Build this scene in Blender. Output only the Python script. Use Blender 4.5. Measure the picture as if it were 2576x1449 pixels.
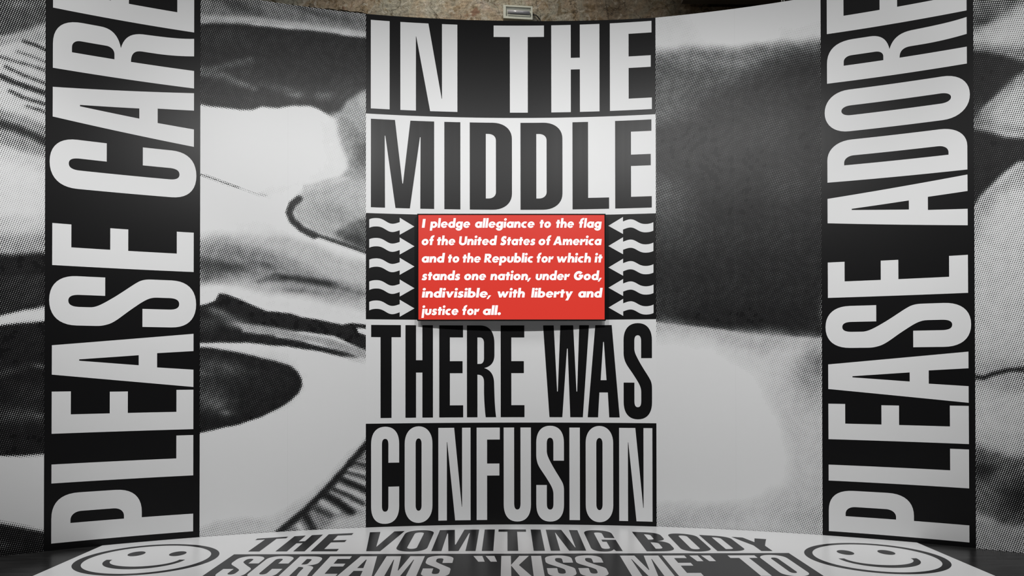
import bpy, bmesh, math, random
import numpy as np
from mathutils import Vector, Matrix
from mathutils.geometry import tessellate_polygon

for o in list(bpy.data.objects):
    bpy.data.objects.remove(o, do_unlink=True)
SC = bpy.context.scene
COL = SC.collection

# ------------------------------------------------------------------ camera
FOC, PITCH, ROLL, PY, YAW = 2060.83, 0.0079074, -0.0010165, 909.22, 0.0062179
cam_d = bpy.data.cameras.new('camera')
cam = bpy.data.objects.new('camera', cam_d)
COL.objects.link(cam)
cam_d.sensor_width = 36.0
cam_d.lens = FOC * 36.0 / 2576.0
cam_d.shift_y = (PY - 724.5) / 2576.0
cam_d.clip_start = 0.05
_f = Vector((math.sin(YAW) * math.cos(PITCH), math.cos(YAW) * math.cos(PITCH), math.sin(PITCH)))
_r = Vector((math.cos(YAW), -math.sin(YAW), 0.0))
_u = _r.cross(_f)
c_, s_ = math.cos(ROLL), math.sin(ROLL)
_r2 = _r * c_ + _u * s_
_u2 = _u * c_ - _r * s_
_m = Matrix((_r2, _u2, -_f)).transposed().to_4x4()
_m.translation = Vector((0, 0, 1.5))
cam.matrix_world = _m
SC.camera = cam

# ------------------------------------------------------------------ world, lights, exposure
SC.view_settings.view_transform = 'Standard'
SC.view_settings.look = 'None'
SC.view_settings.gamma = 1.0
SC.view_settings.use_curve_mapping = False
SC.view_settings.exposure = 0.0
W = bpy.data.worlds.new('world')
SC.world = W
W.use_nodes = True
W.node_tree.nodes['Background'].inputs[0].default_value = (0.96, 0.98, 1.0, 1)
W.node_tree.nodes['Background'].inputs[1].default_value = WORLD_S = 0.17


def area_lamp(name, loc, target, power, size, color=(1, 0.995, 0.985), spread=None):
    d = bpy.data.lights.new(name, 'AREA')
    d.shape = 'DISK'
    d.size = size
    d.energy = power
    d.color = color
    if spread:
        d.spread = spread
    o = bpy.data.objects.new(name, d)
    COL.objects.link(o)
    o.location = loc
    o.rotation_euler = (Vector(target) - Vector(loc)).to_track_quat('-Z', 'Y').to_euler()
    return o


def spot_lamp(name, loc, target, power, size, angle, blend=1.0, color=(1, 0.995, 0.985)):
    d = bpy.data.lights.new(name, 'SPOT')
    d.energy = power
    d.shadow_soft_size = size
    d.spot_size = angle
    d.spot_blend = blend
    d.color = color
    o = bpy.data.objects.new(name, d)
    COL.objects.link(o)
    o.location = loc
    o.rotation_euler = (Vector(target) - Vector(loc)).to_track_quat('-Z', 'Y').to_euler()
    return o


TRACK = [(-3.0, 3.3, -3.9, 2.3, 205), (-0.95, 3.9, -1.1, 2.65, 362), (0.95, 3.9, 1.1, 2.65, 362), (3.0, 3.3, 3.9, 2.3, 200)]
CEIL = 120
for sx_ in (-1, 1):
    spot_lamp('floor_fill_light', (sx_ * 3.5, 4.2, 6.2), (sx_ * 3.9, 6.4, 0.0), 620, 0.25, math.radians(64))  # added fill pair, brightens the floor and the lower sides
# a row of track spots aimed at the curved wall
for lx, ly, tx, tz, pw in TRACK:
    spot_lamp('track_spot_light', (lx, ly, 4.65), (tx, 7.6, tz), pw, 0.05, math.radians(88))
# added broad fill lamps, unseen, over the visitors' side of the gallery
for cx_ in (-3.2, 3.2):
    area_lamp('ceiling_fill_light', (cx_, 3.9, 7.6), (cx_ * 1.05, 4.6, 0), CEIL, 2.5)
# warm lamp behind the curved wall that washes the old plaster
spot_lamp('plaster_wash_light', (-0.7, 8.12, 7.0), (-0.4, 9.2, 5.5), 115, 0.15, math.radians(120), color=(1, 0.93, 0.82))

# ------------------------------------------------------------------ geometry of the place
CX, CY, RAD = 0.0802, 0.5173, 7.34          # the print wall is an arc of this circle
RANDOM = random.Random(7)


def wp(u, z, off=0.0):
    """point on the arc wall: u = metres along the arc from its middle, off = towards the room"""
    t = u / RAD
    r = RAD - off
    return (CX + r * math.sin(t), CY + r * math.cos(t), z)


TOPK = [(-9, 4.85), (-4.2, 4.85), (-2.38, 4.864), (-1.42, 4.846), (-0.04, 4.84), (1.34, 4.82), (2.6, 4.843), (9, 4.85)]


def ztop(u):
    for (a, za), (b, zb) in zip(TOPK, TOPK[1:]):
        if u <= b:
            return za + (zb - za) * (u - a) / (b - a)
    return TOPK[-1][1]


# ------------------------------------------------------------------ materials
def nmat(name):
    m = bpy.data.materials.new(name)
    m.use_nodes = True
    nt = m.node_tree
    b = nt.nodes['Principled BSDF']
    return m, nt, b


def plain(name, col, rough=0.5, metal=0.0, spec=0.5, noise=0.0, nscale=8.0, bump=0.0):
    m, nt, b = nmat(name)
    b.inputs['Base Color'].default_value = (*col, 1)
    b.inputs['Roughness'].default_value = rough
    b.inputs['Metallic'].default_value = metal
    b.inputs['Specular IOR Level'].default_value = spec
    if noise or bump:
        tc = nt.nodes.new('ShaderNodeTexCoord')
        n = nt.nodes.new('ShaderNodeTexNoise')
        n.inputs['Scale'].default_value = nscale
        n.inputs['Detail'].default_value = 6
        nt.links.new(tc.outputs['Object'], n.inputs['Vector'])
        if noise:
            mr = nt.nodes.new('ShaderNodeMapRange')
            mr.inputs[3].default_value = 1 - noise
            mr.inputs[4].default_value = 1 + noise
            nt.links.new(n.outputs['Fac'], mr.inputs[0])
            mx = nt.nodes.new('ShaderNodeVectorMath')
            mx.operation = 'SCALE'
            mx.inputs[0].default_value = col
            nt.links.new(mr.outputs[0], mx.inputs['Scale'])
            nt.links.new(mx.outputs[0], b.inputs['Base Color'])
        if bump:
            bp = nt.nodes.new('ShaderNodeBump')
            bp.inputs['Strength'].default_value = bump
            bp.inputs['Distance'].default_value = 0.01
            nt.links.new(n.outputs['Fac'], bp.inputs['Height'])
            nt.links.new(bp.outputs[0], b.inputs['Normal'])
    return m


WHITE = (0.66, 0.665, 0.67)
BLACK = (0.0048, 0.0048, 0.0052)
M_white = plain('white_vinyl_print', WHITE, 0.5, noise=0.015, nscale=1.5)
M_black = plain('black_vinyl_print', BLACK, 0.36, spec=0.18, noise=0.1, nscale=3.0)
M_board = plain('wall_board_paint', (0.16, 0.16, 0.16), 0.6)
M_fwhite = plain('white_floor_vinyl', (0.68, 0.685, 0.69), 0.28, spec=0.4, noise=0.02, nscale=2.0)
M_fblack = plain('black_floor_vinyl', (0.016, 0.016, 0.017), 0.30, spec=0.08, noise=0.08, nscale=4.0)
M_bezel = plain('black_plastic_bezel', (0.003, 0.003, 0.003), 0.5, spec=0.08)
M_metal = plain('grey_galvanised_metal', (0.30, 0.30, 0.27), 0.45, metal=0.6, noise=0.1)
M_lampbox = plain('aged_white_plastic', (0.58, 0.60, 0.52), 0.5, noise=0.12, nscale=30)
M_lampin = plain('grey_reflector_plastic', (0.55, 0.57, 0.50), 0.4, noise=0.1, nscale=30)
M_tube = plain('clear_grey_tube_cover', (0.42, 0.42, 0.45), 0.2, spec=0.9)
M_cable = plain('black_cable_rubber', (0.01, 0.01, 0.01), 0.5)
M_beam = plain('dark_stained_ceiling', (0.13, 0.115, 0.095), 0.8, noise=0.5, nscale=5, bump=0.4)
M_room = plain('dark_gallery_paint', (0.10, 0.10, 0.10), 0.8)


def emis(name, col, s, vary=None):
    m, nt, b = nmat(name)
    b.inputs['Base Color'].default_value = (0.01, 0.01, 0.01, 1)
    b.inputs['Roughness'].default_value = 0.35
    b.inputs['Emission Color'].default_value = (*col, 1)
    b.inputs['Emission Strength'].default_value = s
    b.inputs['Specular IOR Level'].default_value = 0.18
    return m


M_red = emis('red_screen_glow', (0.73, 0.034, 0.019), 0.93)
M_glow = emis('white_screen_glow', (1.0, 1.0, 1.0), 1.0)


def wood_floor():
    m, nt, b = nmat('black_painted_floor')
    tc = nt.nodes.new('ShaderNodeTexCoord')
    mp = nt.nodes.new('ShaderNodeMapping')
    mp.inputs['Scale'].default_value = (1.2, 14.0, 1.0)
    n = nt.nodes.new('ShaderNodeTexNoise')
    n.inputs['Scale'].default_value = 2.0
    n.inputs['Detail'].default_value = 8
    nt.links.new(tc.outputs['Object'], mp.inputs[0])
    nt.links.new(mp.outputs[0], n.inputs['Vector'])
    cr = nt.nodes.new('ShaderNodeValToRGB')
    cr.color_ramp.elements[0].position = 0.35
    cr.color_ramp.elements[0].color = (0.006, 0.006, 0.006, 1)
    cr.color_ramp.elements[1].position = 0.7
    cr.color_ramp.elements[1].color = (0.022, 0.022, 0.022, 1)
    nt.links.new(n.outputs['Fac'], cr.inputs[0])
    nt.links.new(cr.outputs[0], b.inputs['Base Color'])
    b.inputs['Roughness'].default_value = 0.30
    b.inputs['Specular IOR Level'].default_value = 0.2
    bp = nt.nodes.new('ShaderNodeBump')
    bp.inputs['Strength'].default_value = 0.15
    bp.inputs['Distance'].default_value = 0.004
    nt.links.new(n.outputs['Fac'], bp.inputs['Height'])
    nt.links.new(bp.outputs[0], b.inputs['Normal'])
    return m


def halftone():
    """round-dot screen print: the dot size follows the printed tone stored on the vertices"""
    m, nt, b = nmat('halftone_photo_print')
    N, L = nt.nodes, nt.links

    def mth(op, a, c=None):
        n = N.new('ShaderNodeMath')
        n.operation = op
        for i, v in enumerate((a, c)):
            if v is None:
                continue
            if isinstance(v, (int, float)):
                n.inputs[i].default_value = v
            else:
                L.new(v, n.inputs[i])
        return n.outputs[0]
    at = N.new('ShaderNodeAttribute')
    at.attribute_name = 'tone'
    uv = N.new('ShaderNodeUVMap')
    uv.uv_map = 'print'
    sp = N.new('ShaderNodeSeparateXYZ')
    L.new(uv.outputs[0], sp.inputs[0])
    u, z = sp.outputs[0], sp.outputs[1]
    ang = math.radians(-18.0)
    k = 2 * math.pi / 0.01505
    a = mth('ADD', mth('MULTIPLY', u, k * math.cos(ang)), mth('MULTIPLY', z, k * math.sin(ang)))
    c = mth('ADD', mth('MULTIPLY', u, -k * math.sin(ang)), mth('MULTIPLY', z, k * math.cos(ang)))
    wave = mth('ADD', mth('MULTIPLY', mth('ADD', mth('COSINE', a), mth('COSINE', c)), 0.25), 0.5)
    d = mth('SUBTRACT', at.outputs['Fac'], wave)
    fac = N.new('ShaderNodeClamp')
    L.new(mth('ADD', mth('MULTIPLY', d, 18.0), 0.5), fac.inputs[0])
    mx = N.new('ShaderNodeMix')
    mx.data_type = 'RGBA'
    L.new(fac.outputs[0], mx.inputs[0])
    mx.inputs[6].default_value = (*BLACK, 1)
    mx.inputs[7].default_value = (*WHITE, 1)
    L.new(mx.outputs[2], b.inputs['Base Color'])
    b.inputs['Roughness'].default_value = 0.40
    b.inputs['Specular IOR Level'].default_value = 0.18
    return m


def plaster():
    m, nt, b = nmat('old_patchy_plaster')
    N, L = nt.nodes, nt.links
    tc = N.new('ShaderNodeTexCoord')

    def noise(sc, det=6, dist=0.0, rough=0.6):
        n = N.new('ShaderNodeTexNoise')
        n.inputs['Scale'].default_value = sc
        n.inputs['Detail'].default_value = det
        n.inputs['Distortion'].default_value = dist
        n.inputs['Roughness'].default_value = rough
        L.new(tc.outputs['Object'], n.inputs['Vector'])
        return n.outputs['Fac']

    def ramp(fac, els):
        r = N.new('ShaderNodeValToRGB')
        e = r.color_ramp.elements
        while len(e) < len(els):
            e.new(0.5)
        for i, (p, c) in enumerate(els):
            e[i].position = p
            e[i].color = (*c, 1)
        L.new(fac, r.inputs[0])
        return r.outputs[0]

    def mix(fac, a, c, mode='MIX'):
        n = N.new('ShaderNodeMix')
        n.data_type = 'RGBA'
        n.blend_type = mode
        if isinstance(fac, float):
            n.inputs[0].default_value = fac
        else:
            L.new(fac, n.inputs[0])
        for i, v in ((6, a), (7, c)):
            if isinstance(v, tuple):
                n.inputs[i].default_value = (*v, 1)
            else:
                L.new(v, n.inputs[i])
        return n.outputs[2]
    base = ramp(noise(2.6, 6, 0.6), [(0.30, (0.20, 0.175, 0.13)), (0.42, (0.36, 0.33, 0.26)), (0.55, (0.40, 0.385, 0.31)), (0.7, (0.50, 0.44, 0.38))])
    fine = ramp(noise(28, 8, 0.3, 0.75), [(0.3, (0.35, 0.33, 0.30)), (0.5, (0.9, 0.9, 0.9)), (0.72, (1.25, 1.22, 1.15))])
    base = mix(1.0, base, fine, 'MULTIPLY')
    pink = ramp(noise(1.7, 4, 0.8), [(0.44, (0, 0, 0)), (0.56, (1, 1, 1))])
    base = mix(pink, base, mix(1.0, base, (1.12, 0.96, 0.86), 'MULTIPLY'))
    chip = ramp(noise(5.5, 5, 1.2, 0.7), [(0.54, (0, 0, 0)), (0.565, (1, 1, 1))])
    base = mix(chip, base, mix(1.0, base, (0.66, 0.60, 0.50), 'MULTIPLY'))
    pale = ramp(noise(7.5, 6, 1.5, 0.7), [(0.57, (0, 0, 0)), (0.60, (1, 1, 1))])
    base = mix(pale, base, mix(0.6, base, (0.62, 0.58, 0.50)))
    brick = ramp(noise(4.5, 3, 0.2), [(0.66, (0, 0, 0)), (0.70, (1, 1, 1))])
    base = mix(brick, base, (0.25, 0.15, 0.10))
    vor = N.new('ShaderNodeTexVoronoi')
    vor.feature = 'DISTANCE_TO_EDGE'
    vor.inputs['Scale'].default_value = 3.6
    wn = N.new('ShaderNodeTexNoise')
    wn.inputs['Scale'].default_value = 6
    wn.inputs['Detail'].default_value = 6
    L.new(tc.outputs['Object'], wn.inputs['Vector'])
    va = N.new('ShaderNodeMixRGB')
    va.inputs[0].default_value = 0.25
    L.new(tc.outputs['Object'], va.inputs[1])
    L.new(wn.outputs['Color'], va.inputs[2])
    L.new(va.outputs[0], vor.inputs['Vector'])
    crack = ramp(vor.outputs['Distance'], [(0.0, (0.15, 0.13, 0.1)), (0.022, (1, 1, 1))])
    base = mix(0.75, base, crack, 'MULTIPLY')
    # light falloff and dark paint, both put into the colour of the right-hand end
    sp = N.new('ShaderNodeSeparateXYZ')
    L.new(tc.outputs['Object'], sp.inputs[0])
    mr = N.new('ShaderNodeMapRange')
    mr.inputs[1].default_value = 0.6
    mr.inputs[2].default_value = 2.2
    ad = N.new('ShaderNodeMath')
    ad.operation = 'ADD'
    L.new(sp.outputs[0], ad.inputs[0])
    L.new(noise(2.0, 5), ad.inputs[1])
    L.new(ad.outputs[0], mr.inputs[0])
    base = mix(mr.outputs[0], base, mix(1.0, base, (0.42, 0.38, 0.33), 'MULTIPLY'))
    L.new(base, b.inputs['Base Color'])
    b.inputs['Roughness'].default_value = 0.9
    bp = N.new('ShaderNodeBump')
    bp.inputs['Strength'].default_value = 0.8
    bp.inputs['Distance'].default_value = 0.02
    L.new(noise(22, 8, 0.4, 0.7), bp.inputs['Height'])
    L.new(bp.outputs[0], b.inputs['Normal'])
    return m


M_floor = wood_floor()
M_half = halftone()
M_plaster = plaster()

# ------------------------------------------------------------------ helpers
def put(name, verts, faces, mat, parent=None, smooth=False):
    """one mesh object; verts in world metres, stored relative to the parent thing"""
    ox = oy = oz = 0.0
    p = parent
    while p is not None:
        ox += p.location.x
        oy += p.location.y
        oz += p.location.z
        p = p.parent
    me = bpy.data.meshes.new(name)
    me.from_pydata([(v[0] - ox, v[1] - oy, v[2] - oz) for v in verts], [], faces)
    me.materials.append(mat)
    if smooth:
        me.polygons.foreach_set('use_smooth', [True] * len(me.polygons))
    me.update()
    o = bpy.data.objects.new(name, me)
    COL.objects.link(o)
    if parent is not None:
        o.parent = parent
    return o


def thing(name, label, cat, loc, group=None):
    o = bpy.data.objects.new(name, None)
    o.empty_display_size = 0.1
    COL.objects.link(o)
    o.location = loc
    o['label'] = label
    o['category'] = cat
    if group:
        o['group'] = group
    return o


def box_mesh(x0, x1, y0, y1, z0, z1, bev=0.0):
    bm = bmesh.new()
    bmesh.ops.create_cube(bm, size=1.0)
    for v in bm.verts:
        v.co = Vector((x0 + (v.co.x + .5) * (x1 - x0), y0 + (v.co.y + .5) * (y1 - y0), z0 + (v.co.z + .5) * (z1 - z0)))
    if bev:
        bmesh.ops.bevel(bm, geom=list(bm.edges), offset=bev, segments=2, affect='EDGES', profile=0.6)
    vs = [tuple(v.co) for v in bm.verts]
    bm.verts.index_update()
    fs = [[v.index for v in f.verts] for f in bm.faces]
    bm.free()
    return vs, fs


def box(name, b, mat, parent=None, bev=0.0):
    vs, fs = box_mesh(*b, bev)
    return put(name, vs, fs, mat, parent)


def merge(parts):
    V, F = [], []
    for vs, fs in parts:
        n = len(V)
        V += vs
        F += [[i + n for i in f] for f in fs]
    return V, F


def tube(pts, r, seg=10):
    V, F = [], []
    n = len(pts)
    for i, p in enumerate(pts):
        p = Vector(p)
        d = (Vector(pts[min(i + 1, n - 1)]) - Vector(pts[max(i - 1, 0)])).normalized()
        a = d.cross(Vector((0, 0, 1)))
        if a.length < 1e-3:
            a = Vector((1, 0, 0))
        a.normalize()
        b = d.cross(a)
        for k in range(seg):
            t = 2 * math.pi * k / seg
            V.append(tuple(p + a * (r * math.cos(t)) + b * (r * math.sin(t))))
    for i in range(n - 1):
        for k in range(seg):
            k2 = (k + 1) % seg
            F.append([i * seg + k, i * seg + k2, (i + 1) * seg + k2, (i + 1) * seg + k])
    F.append(list(range(seg))[::-1])
    F.append([(n - 1) * seg + k for k in range(seg)])
    return V, F


def arc_sheet(u0, u1, z0, z1, off, th=0.0015, du=0.06, zfun=None):
    """thin sheet of vinyl on the arc wall with its real edges"""
    n = max(2, int(math.ceil((u1 - u0) / du)))
    us = [u0 + (u1 - u0) * i / n for i in range(n + 1)]
    V, F = [], []
    for u in us:
        zt = zfun(u) if zfun else z1
        V += [wp(u, z0, off), wp(u, zt, off), wp(u, zt, off - th), wp(u, z0, off - th)]
    for i in range(n):
        a, b = 4 * i, 4 * i + 4
        F += [[a, b, b + 1, a + 1], [a + 1, b + 1, b + 2, a + 2], [b + 3, b, a, a + 3]]
    F += [[0, 1, 2, 3], [4 * n + 3, 4 * n + 2, 4 * n + 1, 4 * n]]
    return V, F


# ------------------------------------------------------------------ condensed grotesque lettering
class P:
    def __init__(s, x, y):
        s.p = [(x, y)]

    def l(s, *xy):
        for i in range(0, len(xy), 2):
            s.p.append((xy[i], xy[i + 1]))
        return s

    def c(s, x1, y1, x2, y2, x, y, n=10):
        x0, y0 = s.p[-1]
        for i in range(1, n + 1):
            t = i / n
            a, b, c, d = (1 - t) ** 3, 3 * t * (1 - t) ** 2, 3 * t * t * (1 - t), t ** 3
            s.p.append((a * x0 + b * x1 + c * x2 + d * x, a * y0 + b * y1 + c * y2 + d * y))
        return s


def rrect(x0, y0, x1, y1, rx, ry, corners=(1, 1, 1, 1), k=0.60):
    """rounded rectangle, corners = (bl, br, tr, tl)"""
    p = P(x0 + (rx if corners[0] else 0), y0)
    if corners[1]:
        p.l(x1 - rx, y0).c(x1 - rx * (1 - k), y0, x1, y0 + ry * (1 - k), x1, y0 + ry)
    else:
        p.l(x1, y0)
    if corners[2]:
        p.l(x1, y1 - ry).c(x1, y1 - ry * (1 - k), x1 - rx * (1 - k), y1, x1 - rx, y1)
    else:
        p.l(x1, y1)
    if corners[3]:
        p.l(x0 + rx, y1).c(x0 + rx * (1 - k), y1, x0, y1 - ry * (1 - k), x0, y1 - ry)
    else:
        p.l(x0, y1)
    if corners[0]:
        p.l(x0, y0 + ry).c(x0, y0 + ry * (1 - k), x0 + rx * (1 - k), y0, x0 + rx, y0)
        p.p.pop()
    else:
        p.l(x0, y0)
        p.p.pop()
    return p.p


def glyph(ch, w, h, sv, sh):
    """list of shapes; each shape = [outer, hole, ...] in metres"""
    o = 0.019 * h
    ry = min(0.185 * h, 0.72 * w)
    iw = max(w - 2 * sv, 0.2 * sv)
    if ch == 'I':
        return [[[(0, 0), (w, 0), (w, h), (0, h)]]]
    if ch == 'T':
        a, b = (w - sv) / 2, (w + sv) / 2
        return [[[(a, 0), (b, 0), (b, h - sh), (w, h - sh), (w, h), (0, h), (0, h - sh), (a, h - sh)]]]
    if ch == 'H':
        y0, y1 = .488 * h, .488 * h + sh * 1.02
        return [[[(0, 0), (sv, 0), (sv, y0), (w - sv, y0), (w - sv, 0), (w, 0), (w, h), (w - sv, h), (w - sv, y1), (sv, y1), (sv, h), (0, h)]]]
    if ch in 'EF':
        y0, y1 = .480 * h, .480 * h + sh
        p = [(0, 0)]
        if ch == 'E':
            p += [(w, 0), (w, sh), (sv, sh)]
        else:
            p += [(sv, 0)]
        p += [(sv, y0), (w * .975, y0), (w * .975, y1), (sv, y1), (sv, h - sh), (w * .995, h - sh), (w * .995, h), (0, h)]
        return [[p]]
    if ch == 'L':
        return [[[(0, 0), (w, 0), (w, sh), (sv, sh), (sv, h), (0, h)]]]
    if ch == 'N':
        a = sv
        e = .004 * h
        return [[[(0, 0), (a, 0), (a, .845 * h), (a + e, .845 * h), (.52 * w, 0), (w, 0), (w, h), (w - a, h), (w - a, .146 * h), (w - a - e, .146 * h), (.49 * w, h), (0, h)]]]
    if ch == 'M':
        a = sv
        e = .0035 * h
        return [[[(0, 0), (a, 0), (a - e, .815 * h), (a + e, .815 * h), (.386 * w, 0), (.614 * w, 0), (w - a - e, .815 * h), (w - a + e, .815 * h), (w - a, 0), (w, 0), (w, h),
                  (.622 * w, h), (.5 * w + e, .281 * h), (.5 * w - e, .281 * h), (.378 * w, h), (0, h)]]]
    if ch == 'A':
        hole = [(.408 * w, .403 * h), (.592 * w, .403 * h), (.512 * w, .818 * h), (.488 * w, .818 * h)]
        return [[[(0, 0), (.325 * w, 0), (.368 * w, .27 * h), (.632 * w, .27 * h), (.675 * w, 0), (w, 0), (.757 * w, h), (.243 * w, h)], hole]]
    if ch == 'V':
        return [[[(.315 * w, 0), (.685 * w, 0), (w, h), (w * .70, h), (.505 * w, .215 * h), (.495 * w, .215 * h), (.30 * w, h), (0, h)]]]
    if ch == 'W':
        e = .004 * h
        x = lambda t: t * w
        return [[[(x(.137), 0), (x(.417), 0), (x(.528) - e, .747 * h), (x(.528) + e, .747 * h), (x(.59), 0), (x(.863), 0), (w, h), (x(.788), h), (x(.733) + e, .28 * h),
                  (x(.733) - e, .28 * h), (x(.656), h), (x(.376), h), (x(.312) + e, .28 * h), (x(.312) - e, .28 * h), (x(.232), h), (0, h)]]]
    if ch == 'O':
        return [[rrect(0, -o, w, h + o, w * .5, ry), rrect(sv, sh - o, w - sv, h - sh + o, iw * .5, min(.075 * h, iw * .9))]]
    if ch == 'U':
        p = P(0, h).l(0, ry - o).c(0, (ry) * .38 - o, w * .17, -o, w * .5, -o).c(w * .83, -o, w, ry * .38 - o, w, ry - o).l(w, h, w - sv, h)
        r = min(.075 * h, iw)
        p.l(w - sv, sh + r - o).c(w - sv, sh + r * .35 - o, w - sv - iw * .15, sh - o, w * .5, sh - o).c(sv + iw * .15, sh - o, sv, sh + r * .35 - o, sv, sh + r - o).l(sv, h)
        return [[p.p]]
    if ch == 'D':
        rx = .46 * w
        return [[rrect(0, 0, w, h, rx, ry, (0, 1, 1, 0)), rrect(sv, sh, w - sv, h - sh, iw * .75, min(.075 * h, iw), (0, 1, 1, 0))]]
    if ch == 'P':
        y0 = .378 * h
        yc = y0 + sh
        p = P(0, 0).l(sv, 0, sv, y0, w * .5, y0).c(w * .82, y0, w, y0 + ry * .35, w, y0 + ry).l(w, h - ry).c(w, h - ry * .35, w * .84, h, w * .5, h).l(0, h)
        return [[p.p, rrect(sv, yc, w - sv, h - sh, iw * .75, min(.075 * h, iw), (0, 1, 1, 0))]]
    if ch == 'R':
        b = .943 * w
        xi = b - sv
        p = P(0, 0).l(0, h, .45 * w, h).c(.78 * w, h, b, h - .07 * h, b, h - .20 * h).l(b, .68 * h)
        p.c(b, .60 * h, .83 * w, .553 * h, .59 * w, .536 * h).c(.80 * w, .515 * h, .915 * w, .47 * h, .93 * w, .38 * h).c(.945 * w, .20 * h, .955 * w, .10 * h, w, 0)
        p.l(w - sv, 0).c(xi + .02 * w, .10 * h, xi, .20 * h, xi, .30 * h).l(xi, .385 * h).c(xi, .445 * h, xi - .4 * (xi - sv), .464 * h, sv, .464 * h).l(sv, 0)
        q = iw - .057 * w
        return [[p.p, rrect(sv, .581 * h, xi, h - sh, (xi - sv) * .6, min(.06 * h, q + .01), (0, 1, 1, 0))]]
    if ch == 'C':
        r = min(.075 * h, iw * .9)
        p = P(w, .633 * h).l(w, h + o - ry).c(w, h + o - ry * .38, w * .83, h + o, w * .5, h + o).c(w * .17, h + o, 0, h + o - ry * .38, 0, h + o - ry)
        p.l(0, ry - o).c(0, ry * .38 - o, w * .17, -o, w * .5, -o).c(w * .83, -o, w, ry * .38 - o, w, ry - o).l(w, .377 * h, w - sv, .377 * h)
        p.l(w - sv, sh + r - o).c(w - sv, sh + r * .35 - o, w - sv - iw * .15, sh - o, w * .5, sh - o).c(sv + iw * .15, sh - o, sv, sh + r * .35 - o, sv, sh + r - o)
        t = h + o - sh
        p.l(sv, t - r).c(sv, t - r * .35, sv + iw * .15, t, w * .5, t).c(w - sv - iw * .15, t, w - sv, t - r * .35, w - sv, t - r).l(w - sv, .633 * h)
        return [[p.p]]
    if ch == 'G':
        r = min(.075 * h, iw * .9)
        p = P(w, .62 * h).l(w, h + o - ry).c(w, h + o - ry * .38, w * .83, h + o, w * .5, h + o).c(w * .17, h + o, 0, h + o - ry * .38, 0, h + o - ry)
        p.l(0, ry - o).c(0, ry * .38 - o, w * .14, -o, w * .40, -o).c(w * .58, -o, w * .68, .02 * h, w * .74, .08 * h).l(w * .78, 0, w, 0, w, .53 * h, w * .5, .53 * h, w * .5, .43 * h, w - sv, .43 * h)
        p.l(w - sv, sh + r - o).c(w - sv, sh + r * .35 - o, w - sv - iw * .15, sh - o, w * .5, sh - o).c(sv + iw * .15, sh - o, sv, sh + r * .35 - o, sv, sh + r - o)
        t = h + o - sh
        p.l(sv, t - r).c(sv, t - r * .35, sv + iw * .15, t, w * .5, t).c(w - sv - iw * .15, t, w - sv, t - r * .35, w - sv, t - r).l(w - sv, .62 * h)
        return [[p.p]]
    if ch == 'S':
        r = min(.075 * h, iw * .9)
        X = lambda t: t * w
        t_ = h + o - sh
        # spine control values follow the stem width
        p = P(w - sv, .641 * h).l(w - sv, t_ - r).c(w - sv, t_ - r * .35, w - sv - iw * .15, t_, w * .5, t_).c(sv + iw * .15, t_, sv, t_ - r * .35, sv, t_ - r)
        p.l(sv, .745 * h).c(sv, .70 * h, X(.46), .655 * h, X(.613), .572 * h).c(X(.76), .495 * h, X(.89), .44 * h, X(.95), .40 * h).c(X(.985), .375 * h, w, .35 * h, w, .31 * h)
        p.l(w, ry - o).c(w, ry * .38 - o, w * .83, -o, w * .5, -o).c(w * .17, -o, 0, ry * .38 - o, 0, ry - o).l(0, .377 * h, sv, .377 * h)
        p.l(sv, sh + r - o).c(sv, sh + r * .35 - o, sv + iw * .15, sh - o, w * .5, sh - o).c(w - sv - iw * .15, sh - o, w - sv, sh + r * .35 - o, w - sv, sh + r - o)
        p.l(w - sv, .275 * h).c(w - sv, .335 * h, X(.53), .375 * h, X(.37), .452 * h).c(X(.24), .515 * h, X(.11), .56 * h, X(.05), .61 * h).c(X(.01), .65 * h, 0, .67 * h, 0, .71 * h)
        p.l(0, h + o - ry).c(0, h + o - ry * .38, w * .17, h + o, w * .5, h + o).c(w * .83, h + o, w, h + o - ry * .38, w, h + o - ry).l(w, .641 * h)
        return [[p.p]]
    if ch == 'B':
        b = .955 * w
        p = P(0, 0).l(w * .5, 0).c(w * .84, 0, w, ry * .35, w, ry).l(w, .34 * h).c(w, .44 * h, w * .88, .50 * h, w * .66, .523 * h)
        p.c(w * .85, .545 * h, b, .60 * h, b, .68 * h).l(b, h - ry).c(b, h - ry * .35, w * .82, h, w * .48, h).l(0, h)
        return [[p.p, rrect(sv, sh, w - sv, .44 * h, iw * .7, .07 * h, (0, 1, 1, 0)), rrect(sv, .585 * h, b - sv, h - sh, iw * .7, .06 * h, (0, 1, 1, 0))]]
    if ch == 'K':
        return [[[(0, 0), (sv, 0), (sv, .50 * h), (sv * 1.02, .50 * h), (w - sv * 1.12, 0), (w, 0), (.60 * w, .53 * h), (.97 * w, h), (.97 * w - sv, h), (sv, .535 * h), (sv, h), (0, h)]]]
    if ch == 'Y':
        a, b = .5 * w - sv / 2, .5 * w + sv / 2
        return [[[(a, 0), (b, 0), (b, .40 * h), (w, h), (w - sv, h), (.5 * w, .66 * h), (sv, h), (0, h), (a, .40 * h)]]]
    if ch == '`':   # one slanted stroke of an opening quotation mark
        return [[[(.48 * w, 0), (w, 0), (.75 * w, h), (0, h)]]]
    if ch == "'":   # one stroke of a closing quotation mark
        return [[[(.28 * w, 0), (w, 0), (w, h), (0, h)]]]
    raise ValueError(ch)


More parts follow.
